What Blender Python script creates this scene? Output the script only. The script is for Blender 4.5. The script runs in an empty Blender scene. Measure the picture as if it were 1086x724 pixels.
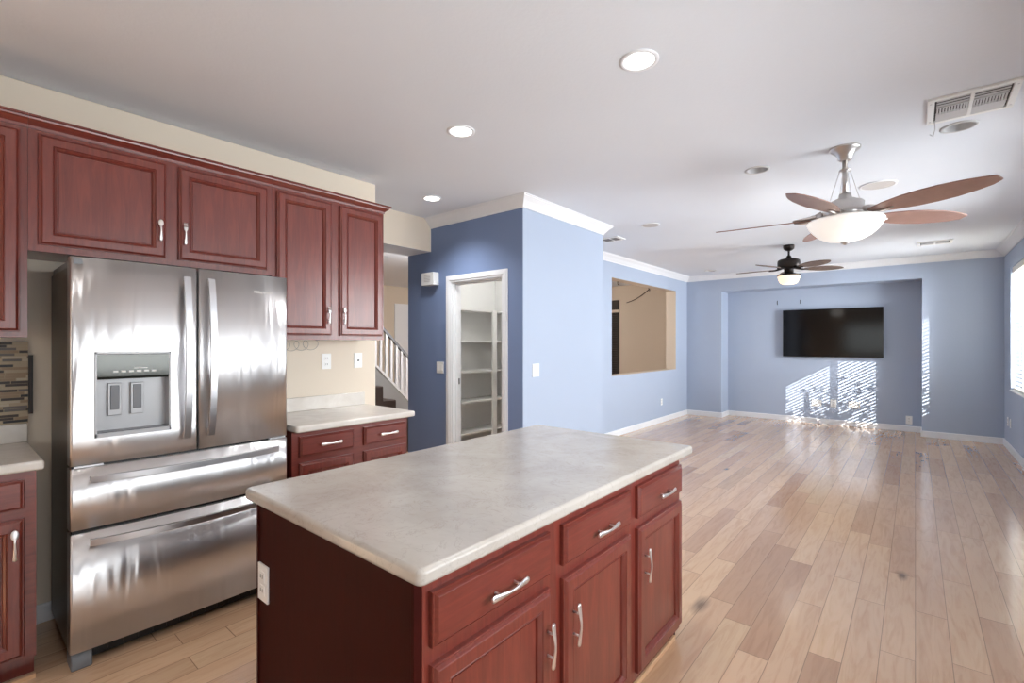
import bpy, bmesh, math, random
from mathutils import Vector, Matrix, Euler
random.seed(7)
PI = math.pi
scene = bpy.context.scene
COL = scene.collection

# ------------------------------------------------------------------ camera, sky, sun, area lights, exposure
cd = bpy.data.cameras.new('camera'); cam = bpy.data.objects.new('camera', cd); COL.objects.link(cam)
cam.location = (0, 0, 1.40)
cam.rotation_euler = (PI/2, 0, math.radians(40.1))
cd.sensor_fit = 'HORIZONTAL'; cd.sensor_width = 36.0
cd.lens = 508.0/1086.0*36.0
cd.shift_y = (363.5-362.0)/1086.0
cd.clip_start = 0.02; cd.clip_end = 200
scene.camera = cam

scene.view_settings.view_transform = 'Standard'
scene.view_settings.look = 'None'
scene.view_settings.gamma = 1.0
scene.view_settings.use_curve_mapping = False
scene.view_settings.exposure = 0.05

world = bpy.data.worlds.new('sky_world'); scene.world = world
world.use_nodes = True
wn = world.node_tree.nodes; wl = world.node_tree.links
wn.clear()
wo = wn.new('ShaderNodeOutputWorld'); wb = wn.new('ShaderNodeBackground')
sky = wn.new('ShaderNodeTexSky'); sky.sky_type = 'HOSEK_WILKIE'
sky.sun_direction = Vector((1.4, -1, 0.84)).normalized(); sky.turbidity = 3.0; sky.ground_albedo = 0.5
wl.new(sky.outputs[0], wb.inputs[0]); wb.inputs[1].default_value = 2.5
wl.new(wb.outputs[0], wo.inputs[0])

sd = bpy.data.lights.new('sun', 'SUN'); sun = bpy.data.objects.new('sun', sd); COL.objects.link(sun)
sd.energy = 30.0; sd.angle = math.radians(0.12); sd.color = (1.0, 0.96, 0.88)
sun.rotation_euler = Vector((-1.4, 1, -0.84)).to_track_quat('-Z', 'Y').to_euler()

def area_light(name, loc, dirv, sx, sy, watts, color=(1, 1, 1)):
    l = bpy.data.lights.new(name, 'AREA'); o = bpy.data.objects.new(name, l); COL.objects.link(o)
    l.shape = 'RECTANGLE'; l.size = sx; l.size_y = sy; l.energy = watts; l.color = color
    o.location = loc; o.rotation_euler = Vector(dirv).to_track_quat('-Z', 'Y').to_euler()
    return o
# daylight entering by the patio door on the right, the added unseen living room window and the window behind the camera
area_light('daylight_nook_window', (1.14, 1.95, 1.55), (-1, 0, 0), 2.15, 1.1, 80, (0.93, 0.97, 1.0))
area_light('daylight_patio_door', (1.14, 0.40, 1.04), (-1, 0, 0), 0.7, 1.9, 15, (0.92, 0.97, 1.0))
area_light('fill_added_window', (1.14, 5.0, 1.55), (-1, 0, 0), 2.6, 1.5, 165, (0.93, 0.97, 1.0))  # light panel behind an added window, brightens the far room
area_light('daylight_kitchen_window', (-0.9, -2.75, 1.55), (0, 1, 0), 2.2, 1.0, 14, (0.95, 0.98, 1.0))

area_light('daylight_far_window', (1.16, 8.30, 1.60), (-1, 0.1, 0), 1.05, 1.5, 190, (0.95, 0.98, 1.0))

def point_light(name, loc, watts, r=0.05, color=(1, 0.95, 0.88)):
    l = bpy.data.lights.new(name, 'POINT'); o = bpy.data.objects.new(name, l); COL.objects.link(o)
    l.energy = watts; l.shadow_soft_size = r; l.color = color; o.location = loc
    return o
point_light('pantry_lamp_light', (-3.25, 3.85, 2.45), 12, 0.08, (1, 0.97, 0.93))
point_light('stair_hall_fill_light', (-4.75, 4.6, 2.2), 75, 0.12, (0.97, 0.98, 1))  # no fixture here, added to brighten the stair hall
point_light('far_hall_fill_light', (-5.0, 7.4, 2.4), 38, 0.12, (1, 0.93, 0.86))  # added fill without a fixture, lifts the hall behind the opening

# ------------------------------------------------------------------ materials
def srgb(r, g, b):
    f = lambda v: (v/255/12.92) if v/255 <= 0.04045 else ((v/255+0.055)/1.055)**2.4
    return (f(r), f(g), f(b), 1)

class NT:
    def __init__(s, name):
        s.m = bpy.data.materials.new(name); s.m.use_nodes = True
        s.t = s.m.node_tree; s.n = s.t.nodes; s.l = s.t.links
        s.b = s.n['Principled BSDF']
    def new(s, typ, **kw):
        n = s.n.new(typ)
        for k, v in kw.items(): setattr(n, k, v)
        return n
    def link(s, a, b): s.l.new(a, b)
    def math(s, op, a, b=None, c=None):
        n = s.new('ShaderNodeMath', operation=op)
        for i, v in enumerate((a, b, c)):
            if v is None: continue
            if isinstance(v, (int, float)): n.inputs[i].default_value = v
            else: s.link(v, n.inputs[i])
        return n.outputs[0]
    def coord(s, scale=(1, 1, 1)):
        tc = s.new('ShaderNodeTexCoord'); mp = s.new('ShaderNodeMapping')
        mp.inputs['Scale'].default_value = scale
        s.link(tc.outputs['Object'], mp.inputs[0]); return mp.outputs[0]
    def noise(s, vec, scale=5, detail=3, rough=0.5, dist=0):
        n = s.new('ShaderNodeTexNoise'); s.link(vec, n.inputs['Vector'])
        n.inputs['Scale'].default_value = scale; n.inputs['Detail'].default_value = detail
        n.inputs['Roughness'].default_value = rough; n.inputs['Distortion'].default_value = dist
        return n.outputs[0]
    def ramp(s, fac, stops, interp='LINEAR'):
        r = s.new('ShaderNodeValToRGB'); r.color_ramp.interpolation = interp
        e = r.color_ramp.elements
        while len(e) < len(stops): e.new(0.5)
        for i, (p, c) in enumerate(stops): e[i].position = p; e[i].color = c
        s.link(fac, r.inputs[0]); return r.outputs[0]
    def mix(s, fac, a, b, typ='MIX'):
        n = s.new('ShaderNodeMix', data_type='RGBA', blend_type=typ)
        for sock, v in ((n.inputs[0], fac), (n.inputs[6], a), (n.inputs[7], b)):
            if isinstance(v, (int, float)): sock.default_value = v
            elif isinstance(v, tuple): sock.default_value = v
            else: s.link(v, sock)
        return n.outputs[2]
    def bump(s, h, strength=0.1, dist=0.01):
        b = s.new('ShaderNodeBump'); b.inputs['Strength'].default_value = strength
        b.inputs['Distance'].default_value = dist
        s.link(h, b.inputs['Height']); s.link(b.outputs[0], s.b.inputs['Normal'])
    def set(s, **kw):
        for k, v in kw.items():
            k = {'color': 'Base Color', 'rough': 'Roughness', 'metal': 'Metallic', 'coat': 'Coat Weight', 'coat_rough': 'Coat Roughness',
                 'spec': 'Specular IOR Level', 'emit': 'Emission Color', 'estr': 'Emission Strength', 'trans': 'Transmission Weight',
                 'aniso': 'Anisotropic', 'alpha': 'Alpha'}[k]
            if hasattr(v, 'links'): s.link(v, s.b.inputs[k])
            else: s.b.inputs[k].default_value = v
        return s

def paint(name, col, rough=0.6, tex=0.12, scale=140):
    t = NT(name); v = t.coord()
    n = t.noise(v, 1.6, 2)
    c2 = tuple(x*0.96 for x in col[:3])+(1,)
    t.set(color=t.mix(n, c2, col), rough=rough, spec=0.35)
    if tex: t.bump(t.noise(v, scale, 2), tex, 0.002)
    return t.m

M = {}
M['blue'] = paint('pale_blue_paint', srgb(175, 187, 207), 0.55)
M['accent'] = paint('deep_blue_paint', srgb(122, 140, 176), 0.6)
M['beige'] = paint('beige_paint', srgb(232, 219, 201), 0.6)
M['hallbeige'] = paint('hall_beige_paint', srgb(214, 200, 182), 0.6)
M['ceiling'] = paint('ceiling_paint', srgb(229, 233, 240), 0.8, 0.35, 60)
M['white'] = paint('white_trim_paint', srgb(237, 238, 241), 0.35, 0)
M['pantrywhite'] = paint('pantry_white_paint', srgb(235, 235, 233), 0.5, 0)
M['kneewall'] = paint('grey_knee_wall_paint', srgb(150, 150, 150), 0.6)
M['plastic'] = NT('white_plastic').set(color=srgb(240, 240, 238), rough=0.35).m
M['slot'] = NT('dark_slot').set(color=srgb(60, 58, 56), rough=0.6).m
M['grille'] = NT('vent_shadow_grey').set(color=srgb(120, 116, 114), rough=0.7).m

# planks of the hardwood floor, running along Y
t = NT('maple_plank_floor')
tc = t.new('ShaderNodeTexCoord'); sp = t.new('ShaderNodeSeparateXYZ'); t.link(tc.outputs['Object'], sp.inputs[0])
W = 0.124
KNOTS = [(-.88, 2.61, .17), (-.06, 3.72, .12), (-1.6, 5.6, .10)]
u = t.math('DIVIDE', sp.outputs[0], W); row = t.math('FLOOR', u)
wr = t.new('ShaderNodeTexWhiteNoise', noise_dimensions='1D'); t.link(row, wr.inputs['W'])
off = t.math('MULTIPLY', wr.outputs[0], 7.3)
ln = t.math('MULTIPLY_ADD', wr.outputs[0], 0.5, 0.9)
vv = t.math('ADD', t.math('DIVIDE', sp.outputs[1], ln), off); colm = t.math('FLOOR', vv)
cb = t.new('ShaderNodeCombineXYZ'); t.link(row, cb.inputs[0]); t.link(colm, cb.inputs[1])
wc = t.new('ShaderNodeTexWhiteNoise', noise_dimensions='2D'); t.link(cb.outputs[0], wc.inputs['Vector'])
basec = t.ramp(wc.outputs[0], [(0.0, srgb(214, 176, 142)), (0.3, srgb(228, 192, 156)), (0.5, srgb(204, 165, 134)), (0.66, srgb(222, 186, 152)),
                              (0.84, srgb(190, 150, 120)), (0.94, srgb(228, 196, 160)), (1.0, srgb(176, 136, 106))], 'LINEAR')
# grain shifted per plank
shift = t.new('ShaderNodeVectorMath', operation='SCALE'); t.link(wc.outputs[1], shift.inputs[0]); shift.inputs['Scale'].default_value = 13
addv = t.new('ShaderNodeVectorMath', operation='ADD'); t.link(tc.outputs['Object'], addv.inputs[0]); t.link(shift.outputs[0], addv.inputs[1])
mp = t.new('ShaderNodeMapping'); mp.inputs['Scale'].default_value = (14, 1.5, 1); t.link(addv.outputs[0], mp.inputs[0])
grain = t.noise(mp.outputs[0], 1.6, 5, 0.6, 1.6)
gcol = t.ramp(grain, [(0.28, (0.80, 0.72, 0.66, 1)), (0.55, (1, 1, 1, 1)), (0.8, (1.0, 0.98, 0.95, 1))])
c1 = t.mix(0.85, basec, gcol, 'MULTIPLY')
for kx, ky, ra in KNOTS:    # a few dark knots with a shape of their own
    dv = t.new('ShaderNodeVectorMath', operation='SUBTRACT'); t.link(tc.outputs['Object'], dv.inputs[0]); dv.inputs[1].default_value = (kx, ky, 0)
    km = t.new('ShaderNodeVectorMath', operation='MULTIPLY'); t.link(dv.outputs[0], km.inputs[0]); km.inputs[1].default_value = (2.6/ra, 1.0/ra, 0)
    kl = t.new('ShaderNodeVectorMath', operation='LENGTH'); t.link(km.outputs[0], kl.inputs[0])
    kf = t.ramp(t.math('ADD', kl.outputs['Value'], t.math('MULTIPLY', grain, 0.5)), [(0.35, (1, 1, 1, 1)), (1.0, (0, 0, 0, 1))])
    c1 = t.mix(t.math('MULTIPLY', kf, 0.75), c1, srgb(60, 40, 30))
fu = t.math('ABSOLUTE', t.math('SUBTRACT', t.math('FRACT', u), 0.5)); gu = t.math('GREATER_THAN', fu, 0.488)
fv = t.math('ABSOLUTE', t.math('SUBTRACT', t.math('FRACT', vv), 0.5)); gv = t.math('GREATER_THAN', fv, 0.4982)
gap = t.math('MAXIMUM', gu, gv)
c1 = t.mix(t.math('MULTIPLY', gap, 0.6), c1, srgb(96, 66, 44))
rough = t.math('MULTIPLY_ADD', grain, 0.10, 0.17)
t.set(color=c1, rough=rough, spec=0.55, coat=0.6, coat_rough=0.14)
hh = t.math('MULTIPLY_ADD', gap, -1.0, t.math('MULTIPLY', grain, 0.15))
t.bump(hh, 0.12, 0.002)
M['floor'] = t.m

def wood(name, dark, mid, rough=0.3, scale=(18, 18, 1.6), coat=0.8, cr=0.25, spec=0.45):
    t = NT(name); v = t.coord(scale)
    g = t.noise(v, 2.2, 6, 0.62, 1.2)
    b = t.noise(t.coord((1, 1, 1)), 3, 2)
    c = t.ramp(g, [(0.25, dark), (0.62, mid)])
    c = t.mix(t.math('MULTIPLY', b, 0.35), c, dark)
    t.set(color=c, rough=rough, coat=coat, coat_rough=cr, spec=spec)
    t.bump(g, 0.05, 0.001)
    return t.m
M['cherry'] = wood('cherry_stained_wood', srgb(96, 36, 29), srgb(130, 56, 44), 0.34)
M['cherryh'] = wood('cherry_stained_wood_horizontal_grain', srgb(96, 36, 29), srgb(130, 56, 44), 0.34, (18, 1.6, 18))
M['cherryshade'] = wood('shaded_cherry_end_panel', srgb(48, 6, 2), srgb(58, 9, 4), 0.6, (18, 18, 1.6), 0.0, 0.4, 0.12)  # cherry darkened, shade of the side turned from the light put into the colour
M['palewood'] = wood('pale_wood_strip', srgb(205, 160, 120), srgb(228, 186, 146), 0.4, (10, 1, 10), 0.2)
M['bladewood'] = wood('rosewood_fan_blade', srgb(142, 110, 100), srgb(158, 124, 114), 0.4, (3, 3, 3), 0.3)
M['leafwood'] = wood('carved_brown_fan_blade', srgb(92, 74, 64), srgb(130, 110, 98), 0.5, (6, 6, 6), 0.1)

t = NT('cultured_stone_countertop'); v = t.coord()
a = t.noise(v, 3.4, 6, 0.66, 0.7); b = t.noise(v, 9.0, 6, 0.65, 1.2)
c = t.ramp(a, [(0.30, srgb(178, 170, 161)), (0.5, srgb(190, 183, 175)), (0.7, srgb(198, 192, 185))])
c = t.mix(t.math('MULTIPLY', t.math('LESS_THAN', t.math('ABSOLUTE', t.math('SUBTRACT', b, 0.5)), 0.008), 0.3), c, srgb(150, 138, 126))
t.set(color=c, rough=0.22, spec=0.5); M['stone'] = t.m
t = NT('cream_laminate_countertop'); v = t.coord()
c = t.ramp(t.noise(v, 5.0, 4, 0.6, 1.5), [(0.3, srgb(208, 200, 190)), (0.7, srgb(224, 218, 210))])
t.set(color=c, rough=0.25); M['cream'] = t.m

def steel(name, col, rough, sx=0, bumps=True):
    t = NT(name)
    t.set(color=col, metal=1.0, rough=rough)
    if bumps:
        lo = t.noise(t.coord((1, 6, 0.8)), 1.5, 2, 0.5, 0.6)
        t.bump(lo, 0.35, 0.02)
        tg = t.new('ShaderNodeTangent', direction_type='RADIAL', axis='Z'); t.link(tg.outputs[0], t.b.inputs['Tangent'])
        t.b.inputs['Anisotropic'].default_value = 0.85; t.b.inputs['Anisotropic Rotation'].default_value = 0.25
    return t.m
M['steel'] = steel('brushed_stainless_steel', (0.74, 0.73, 0.735, 1), 0.30)
M['steelbar'] = steel('satin_steel_handle', (0.66, 0.66, 0.68, 1), 0.32, bumps=False)
M['nickel'] = steel('polished_nickel', (0.68, 0.65, 0.63, 1), 0.32, bumps=False)
M['pewter'] = steel('bright_pewter_pull', (0.90, 0.87, 0.86, 1), 0.38, bumps=False)
M['case'] = NT('dark_grey_fridge_side').set(color=srgb(74, 66, 60), rough=0.35, metal=0.3).m
M['blackplastic'] = NT('black_plastic').set(color=srgb(20, 20, 22), rough=0.4).m
M['greyplastic'] = NT('grey_plastic').set(color=srgb(122, 124, 128), rough=0.4).m
M['dispgrey'] = NT('silver_dispenser_plastic').set(color=srgb(168, 168, 170), rough=0.35, metal=0.2).m
M['dispdark'] = NT('dark_dispenser_paddle').set(color=srgb(92, 92, 96), rough=0.3).m
M['gloss'] = NT('glossy_control_panel').set(color=srgb(58, 60, 55), rough=0.10, metal=0.3).m
M['icons'] = NT('printed_silver_icons').set(color=srgb(215, 215, 212), rough=0.4).m
M['logo'] = NT('white_logo_print').set(color=srgb(245, 243, 240), rough=0.4).m
M['bronze'] = NT('dark_bronze').set(color=srgb(46, 40, 38), rough=0.4, metal=0.6).m
M['tvbody'] = NT('tv_black_bezel').set(color=srgb(14, 13, 14), rough=0.25).m
t = NT('tv_black_screen').set(color=srgb(9, 8, 9), rough=0.10, spec=0.35); M['screen'] = t.m
M['opal'] = NT('lit_opal_glass').set(color=srgb(245, 240, 232), rough=0.3, emit=(1, 0.96, 0.91, 1), estr=0.5).m
M['opalwarm'] = NT('lit_amber_glass').set(color=srgb(240, 215, 185), rough=0.3, emit=(1, 0.80, 0.58, 1), estr=0.8).m
M['lens'] = NT('lit_downlight_lens').set(color=srgb(250, 250, 248), rough=0.4, emit=(1, 0.98, 0.95, 1), estr=6.0).m
M['canwhite'] = NT('recessed_can_white').set(color=srgb(205, 205, 206), rough=0.5).m
M['speaker'] = NT('speaker_grille_cloth').set(color=srgb(204, 199, 196), rough=0.8).m
M['slat'] = NT('white_blind_slat').set(color=srgb(236, 234, 226), rough=0.5).m
M['darkslat'] = NT('dark_brown_shutter').set(color=srgb(56, 48, 42), rough=0.5).m  # dark brown slats, one even colour
M['carpet'] = paint('dark_brown_carpet', srgb(74, 62, 58), 0.95, 0.8, 220)
M['shadow_edge'] = NT('dark_shadow_edge').set(color=srgb(80, 70, 62), rough=0.6).m  # colour of the shadow edge on the hall wall
M['cable'] = NT('thin_grey_cable').set(color=srgb(150, 146, 140), rough=0.5).m
M['stucco'] = paint('outside_stucco', srgb(205, 190, 170), 0.8)
t = NT('garden_ground'); t.set(color=t.ramp(t.noise(t.coord(), 2, 4), [(0.3, srgb(120, 110, 84)), (0.7, srgb(92, 112, 66))]), rough=0.9); M['ground'] = t.m
t = NT('tree_leaf'); t.set(color=t.ramp(t.noise(t.coord(), 6, 2), [(0.3, srgb(60, 96, 44)), (0.7, srgb(120, 150, 76))]), rough=0.6); M['leaf'] = t.m
M['bark'] = NT('tree_bark').set(color=srgb(92, 72, 56), rough=0.9).m
# clear pane: thin glass lets light straight through and mirrors a little
t = NT('clear_window_glass'); t.n.remove(t.b)
tr = t.new('ShaderNodeBsdfTransparent'); gl = t.new('ShaderNodeBsdfGlossy'); gl.inputs['Roughness'].default_value = 0.02
fr = t.new('ShaderNodeFresnel'); fr.inputs[0].default_value = 1.45; mx = t.new('ShaderNodeMixShader')
t.link(fr.outputs[0], mx.inputs[0]); t.link(tr.outputs[0], mx.inputs[1]); t.link(gl.outputs[0], mx.inputs[2])
t.link(mx.outputs[0], t.n['Material Output'].inputs[0]); M['glass'] = t.m

# mosaic backsplash: thin horizontal glass and stone strips
t = NT('mosaic_strip_tile')
tc = t.new('ShaderNodeTexCoord'); sp = t.new('ShaderNodeSeparateXYZ'); t.link(tc.outputs['Object'], sp.inputs[0])
u = t.math('DIVIDE', sp.outputs[2], 0.0135); row = t.math('FLOOR', u)
wr = t.new('ShaderNodeTexWhiteNoise', noise_dimensions='1D'); t.link(row, wr.inputs['W'])
vv = t.math('ADD', t.math('DIVIDE', sp.outputs[1], t.math('MULTIPLY_ADD', wr.outputs[0], 0.05, 0.065)), t.math('MULTIPLY', wr.outputs[0], 9.1))
cb = t.new('ShaderNodeCombineXYZ'); t.link(row, cb.inputs[0]); t.link(t.math('FLOOR', vv), cb.inputs[1])
wc = t.new('ShaderNodeTexWhiteNoise', noise_dimensions='2D'); t.link(cb.outputs[0], wc.inputs['Vector'])
c = t.ramp(wc.outputs[0], [(0, srgb(176, 158, 132)), (0.28, srgb(150, 126, 100)), (0.50, srgb(60, 48, 42)), (0.64, srgb(38, 36, 38)),
                           (0.74, srgb(104, 96, 90)), (0.86, srgb(188, 174, 150))], 'CONSTANT')
gap = t.math('MAXIMUM', t.math('GREATER_THAN', t.math('ABSOLUTE', t.math('SUBTRACT', t.math('FRACT', u), 0.5)), 0.45),
             t.math('GREATER_THAN', t.math('ABSOLUTE', t.math('SUBTRACT', t.math('FRACT', vv), 0.5)), 0.485))
c = t.mix(gap, c, srgb(168, 150, 122)); t.set(color=c, rough=0.4, spec=0.3); M['mosaic'] = t.m

# ------------------------------------------------------------------ mesh helpers
def bx(bm, a, b, mi=0, fm=None):
    x0, y0, z0 = (min(a[i], b[i]) for i in range(3)); x1, y1, z1 = (max(a[i], b[i]) for i in range(3))
    v = [bm.verts.new(p) for p in ((x0, y0, z0), (x1, y0, z0), (x1, y1, z0), (x0, y1, z0), (x0, y0, z1), (x1, y0, z1), (x1, y1, z1), (x0, y1, z1))]
    for key, idx in (('-z', (0, 3, 2, 1)), ('+z', (4, 5, 6, 7)), ('-y', (0, 1, 5, 4)), ('+x', (1, 2, 6, 5)), ('+y', (2, 3, 7, 6)), ('-x', (3, 0, 4, 7))):
        f = bm.faces.new([v[i] for i in idx]); f.material_index = (fm or {}).get(key, mi)
def cyl(bm, p0, p1, r0, r1=None, seg=20, mi=0, caps=True, smooth=True):
    p0, p1 = Vector(p0), Vector(p1); r1 = r0 if r1 is None else r1
    d = (p1-p0).normalized(); a = d.orthogonal().normalized(); b = d.cross(a)
    R = [[bm.verts.new(p+(a*math.cos(2*PI*k/seg)+b*math.sin(2*PI*k/seg))*r) for k in range(seg)] for p, r in ((p0, r0), (p1, r1))]
    for k in range(seg):
        f = bm.faces.new((R[0][k], R[0][(k+1) % seg], R[1][(k+1) % seg], R[1][k])); f.smooth = smooth; f.material_index = mi
    if caps:
        bm.faces.new(R[0][::-1]).material_index = mi; bm.faces.new(R[1]).material_index = mi
def tube(bm, pts, r, seg=8, rad=None):
    pts = [Vector(p) for p in pts]; rings = []
    n0 = None
    for i, p in enumerate(pts):
        d = (pts[min(i+1, len(pts)-1)]-pts[max(i-1, 0)]).normalized()
        a = (d.orthogonal() if n0 is None else n0-d*n0.dot(d)).normalized(); n0 = a; b = d.cross(a)
        rr = rad[i] if rad else r
        rings.append([bm.verts.new(p+(a*math.cos(2*PI*k/seg)+b*math.sin(2*PI*k/seg))*rr) for k in range(seg)])
    for A, B in zip(rings, rings[1:]):
        for k in range(seg): bm.faces.new((A[k], A[(k+1) % seg], B[(k+1) % seg], B[k])).smooth = True
    bm.faces.new(rings[0][::-1]); bm.faces.new(rings[-1])
def lathe(bm, prof, c, seg=40, mi=0, closed=False):
    rings = []
    for r, z in prof:
        if r < 1e-6: rings.append([bm.verts.new((c[0], c[1], c[2]+z))])
        else: rings.append([bm.verts.new((c[0]+r*math.cos(2*PI*k/seg), c[1]+r*math.sin(2*PI*k/seg), c[2]+z)) for k in range(seg)])
    for A, B in zip(rings, rings[1:]):
        for k in range(seg):
            k2 = (k+1) % seg
            if len(A) == 1 and len(B) == 1: continue
            if len(A) == 1: f = bm.faces.new((A[0], B[k2], B[k]))
            elif len(B) == 1: f = bm.faces.new((A[k], A[k2], B[0]))
            else: f = bm.faces.new((A[k], A[k2], B[k2], B[k]))
            f.smooth = True; f.material_index = mi
def prism(bm, pts, off, mi=0):
    """closed polygon pts (3d list) extruded by the vector off"""
    off = Vector(off); A = [bm.verts.new(p) for p in pts]; B = [bm.verts.new(Vector(p)+off) for p in pts]; n = len(pts)
    bm.faces.new(A[::-1]).material_index = mi; bm.faces.new(B).material_index = mi
    for k in range(n): bm.faces.new((A[k], A[(k+1) % n], B[(k+1) % n], B[k])).material_index = mi
def sweep(bm, path, prof, closed=False):
    """profile (offset to the right of travel, z) swept with mitres along a 2D path"""
    P = [Vector(p) for p in path]; rings = []
    for i, p in enumerate(P):
        d0 = (P[i]-P[i-1]).normalized() if i > 0 else None; d1 = (P[i+1]-P[i]).normalized() if i < len(P)-1 else None
        d0 = d0 or d1; d1 = d1 or d0
        n0 = Vector((d0.y, -d0.x)); n1 = Vector((d1.y, -d1.x)); m = (n0+n1).normalized(); m = m/max(m.dot(n0), 0.2)
        rings.append([bm.verts.new((p.x+m.x*o, p.y+m.y*o, z)) for o, z in prof])
    n = len(prof)
    for A, B in zip(rings, rings[1:]):
        for k in range(n): bm.faces.new((A[k], A[(k+1) % n], B[(k+1) % n], B[k]))
    bm.faces.new(rings[0][::-1]); bm.faces.new(rings[-1])

def B_(): return bmesh.new()
def obj(name, bm, mats, parent=None, bevel=0, seg=2, world=False, origin=None, smooth=False):
    bmesh.ops.recalc_face_normals(bm, faces=bm.faces[:])
    me = bpy.data.meshes.new(name)
    co = [v.co for v in bm.verts]
    if origin is None:
        origin = Vector((0, 0, 0)) if world else Vector([(min(c[i] for c in co)+max(c[i] for c in co))/2 if i < 2 else min(c[i] for c in co) for i in range(3)])
    origin = Vector(origin)
    bmesh.ops.translate(bm, verts=bm.verts[:], vec=-origin)
    if smooth:
        for f in bm.faces: f.smooth = True
    bm.to_mesh(me); bm.free()
    for m in (mats if isinstance(mats, (list, tuple)) else [mats]): me.materials.append(M[m])
    o = bpy.data.objects.new(name, me); COL.objects.link(o)
    po = Vector((0, 0, 0)); q = parent
    while q is not None: po = po+q.location; q = q.parent
    o.parent = parent; o.location = origin-po
    if bevel:
        md = o.modifiers.new('bevel', 'BEVEL'); md.width = bevel; md.segments = seg; md.limit_method = 'ANGLE'; md.angle_limit = math.radians(40)
        for p in me.polygons: p.use_smooth = True
        md.harden_normals = True
    return o
def tag(o, label, cat, group=None):
    o['label'] = label; o['category'] = cat
    if group: o['group'] = group
    return o
def thing(name, label, cat, loc, group=None):
    o = bpy.data.objects.new(name, None); COL.objects.link(o); o.location = loc; o.empty_display_size = 0.1
    return tag(o, label, cat, group)
def struct(name, bm, mats, **kw):
    o = obj(name, bm, mats, world=True, **kw); o['kind'] = 'structure'; return o
def spart(name, bm, mats, parent, **kw): return obj(name, bm, mats, parent, **kw)

# ------------------------------------------------------------------ room shell
ZC = 2.69
XK, XL, XR, YB, YN = -3.36, -3.44, 0.94, 9.43, 9.84
YP, XP, YP2 = 3.29, -2.645, 4.70
bm = B_(); bx(bm, (-9.2, -2.75, -0.12), (1.09, 10.0, 0)); struct('floor', bm, 'floor')

CANS = [(-0.965, 2.048, 0.088), (-2.118, 2.033, 0.086), (-3.30, 2.81, 0.086), (-0.902, 3.909, 0.086), (0.199, 3.90, 0.088), (-2.80, 8.81, 0.10), (-0.965, 0.25, 0.088), (0.19, 0.25, 0.088), (-2.10, 0.25, 0.088)]  # last three are unseen cans added for their light
bm = B_()   # ceiling sheet with round openings for the recessed cans, and a slab above
X0, X1, Y0, Y1 = -9.2, 1.09, -2.75, 10.0
edges = []
vs = [bm.verts.new(p) for p in ((X0, Y0, ZC), (X1, Y0, ZC), (X1, Y1, ZC), (X0, Y1, ZC))]
edges += [bm.edges.new((vs[i], vs[(i+1) % 4])) for i in range(4)]
for cx, cy, r in CANS:
    ring = [bm.verts.new((cx+(r-0.012)*math.cos(2*PI*k/32), cy+(r-0.012)*math.sin(2*PI*k/32), ZC)) for k in range(32)]
    edges += [bm.edges.new((ring[i], ring[(i+1) % 32])) for i in range(32)]
bmesh.ops.triangle_fill(bm, edges=edges, use_beauty=True, normal=(0, 0, -1))
bx(bm, (X0, Y0, ZC+0.14), (X1, Y1, ZC+0.24))
for a, b in (((X0, Y0), (X1, Y0+.02)), ((X0, Y1-.02), (X1, Y1)), ((X0, Y0), (X0+.02, Y1)), ((X1-.02, Y0), (X1, Y1))):
    bx(bm, (a[0], a[1], ZC+0.0005), (b[0], b[1], ZC+0.14))
struct('ceiling', bm, 'ceiling')

bm = B_(); bx(bm, (-3.48, -2.75, 0), (XK, 2.27, ZC)); struct('wall_kitchen', bm, 'beige', bevel=0.012, seg=3)
bm = B_(); bx(bm, (-4.26, -0.5, 2.352), (-3.88, YP, ZC), 0, {'-z': 1}); struct('wall_header', bm, ['beige', 'ceiling'])
# pantry: front wall with the doorway, side wall, back and left walls
DX0, DX1, DZ = -3.572, -2.877, 2.012
bm = B_(); fm = {'+y': 1, '-y': 0, '-x': 0, '+x': 2}
bx(bm, (-4.26, YP, 0), (DX0, YP+.12, ZC), 1, {'-y': 0, '-x': 1, '+x': 1})
bx(bm, (DX1, YP, 0), (XP, YP+.12, ZC), 1, {'-y': 0, '+x': 2})
bx(bm, (DX0, YP, DZ), (DX1, YP+.12, ZC), 1, {'-y': 0})
struct('wall_pantry_front', bm, ['accent', 'pantrywhite', 'blue'])
bm = B_(); bx(bm, (XP-.12, YP+.12, 0), (XP, YP2, ZC), 0, {'-x': 1}); struct('wall_pantry_side', bm, ['blue', 'pantrywhite'])
bm = B_(); bx(bm, (-4.26, YP2-.12, 0), (XP-.12, YP2, ZC), 1, {'+y': 0}); struct('wall_pantry_back', bm, ['blue', 'pantrywhite'])
bm = B_(); bx(bm, (-4.26, YP+.12, 0), (-4.14, YP2-.12, ZC), 0, {'-x': 1}); struct('wall_pantry_left', bm, ['pantrywhite', 'hallbeige'])
# living room left wall with the open pass-through
OY0, OY1, OZ0, OZ1 = 6.38, 8.86, 0.907, 2.372
bm = B_(); f1 = {'-x': 1, '+y': 1, '-y': 1, '+z': 1, '-z': 1}
bx(bm, (-3.63, YP2, 0), (XL, OY0, ZC), 0, f1); bx(bm, (-3.63, OY1, 0), (XL, 10.0, ZC), 0, f1)
bx(bm, (-3.63, OY0, 0), (XL, OY1, OZ0), 0, f1); bx(bm, (-3.63, OY0, OZ1), (XL, OY1, ZC), 0, f1)
struct('wall_left', bm, ['blue', 'hallbeige'])
# back wall with the television niche
NX0, NX1, NZ = -2.79, 0.078, 2.366
bm = B_()
bx(bm, (XL, YB, 0), (NX0, YN, ZC)); bx(bm, (NX1, YB, 0), (XR, YN, ZC)); bx(bm, (NX0, YB, NZ), (NX1, YN, ZC)); bx(bm, (XL, YN, 0), (XR, 10.0, ZC))
struct('wall_back', bm, 'blue')
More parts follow.
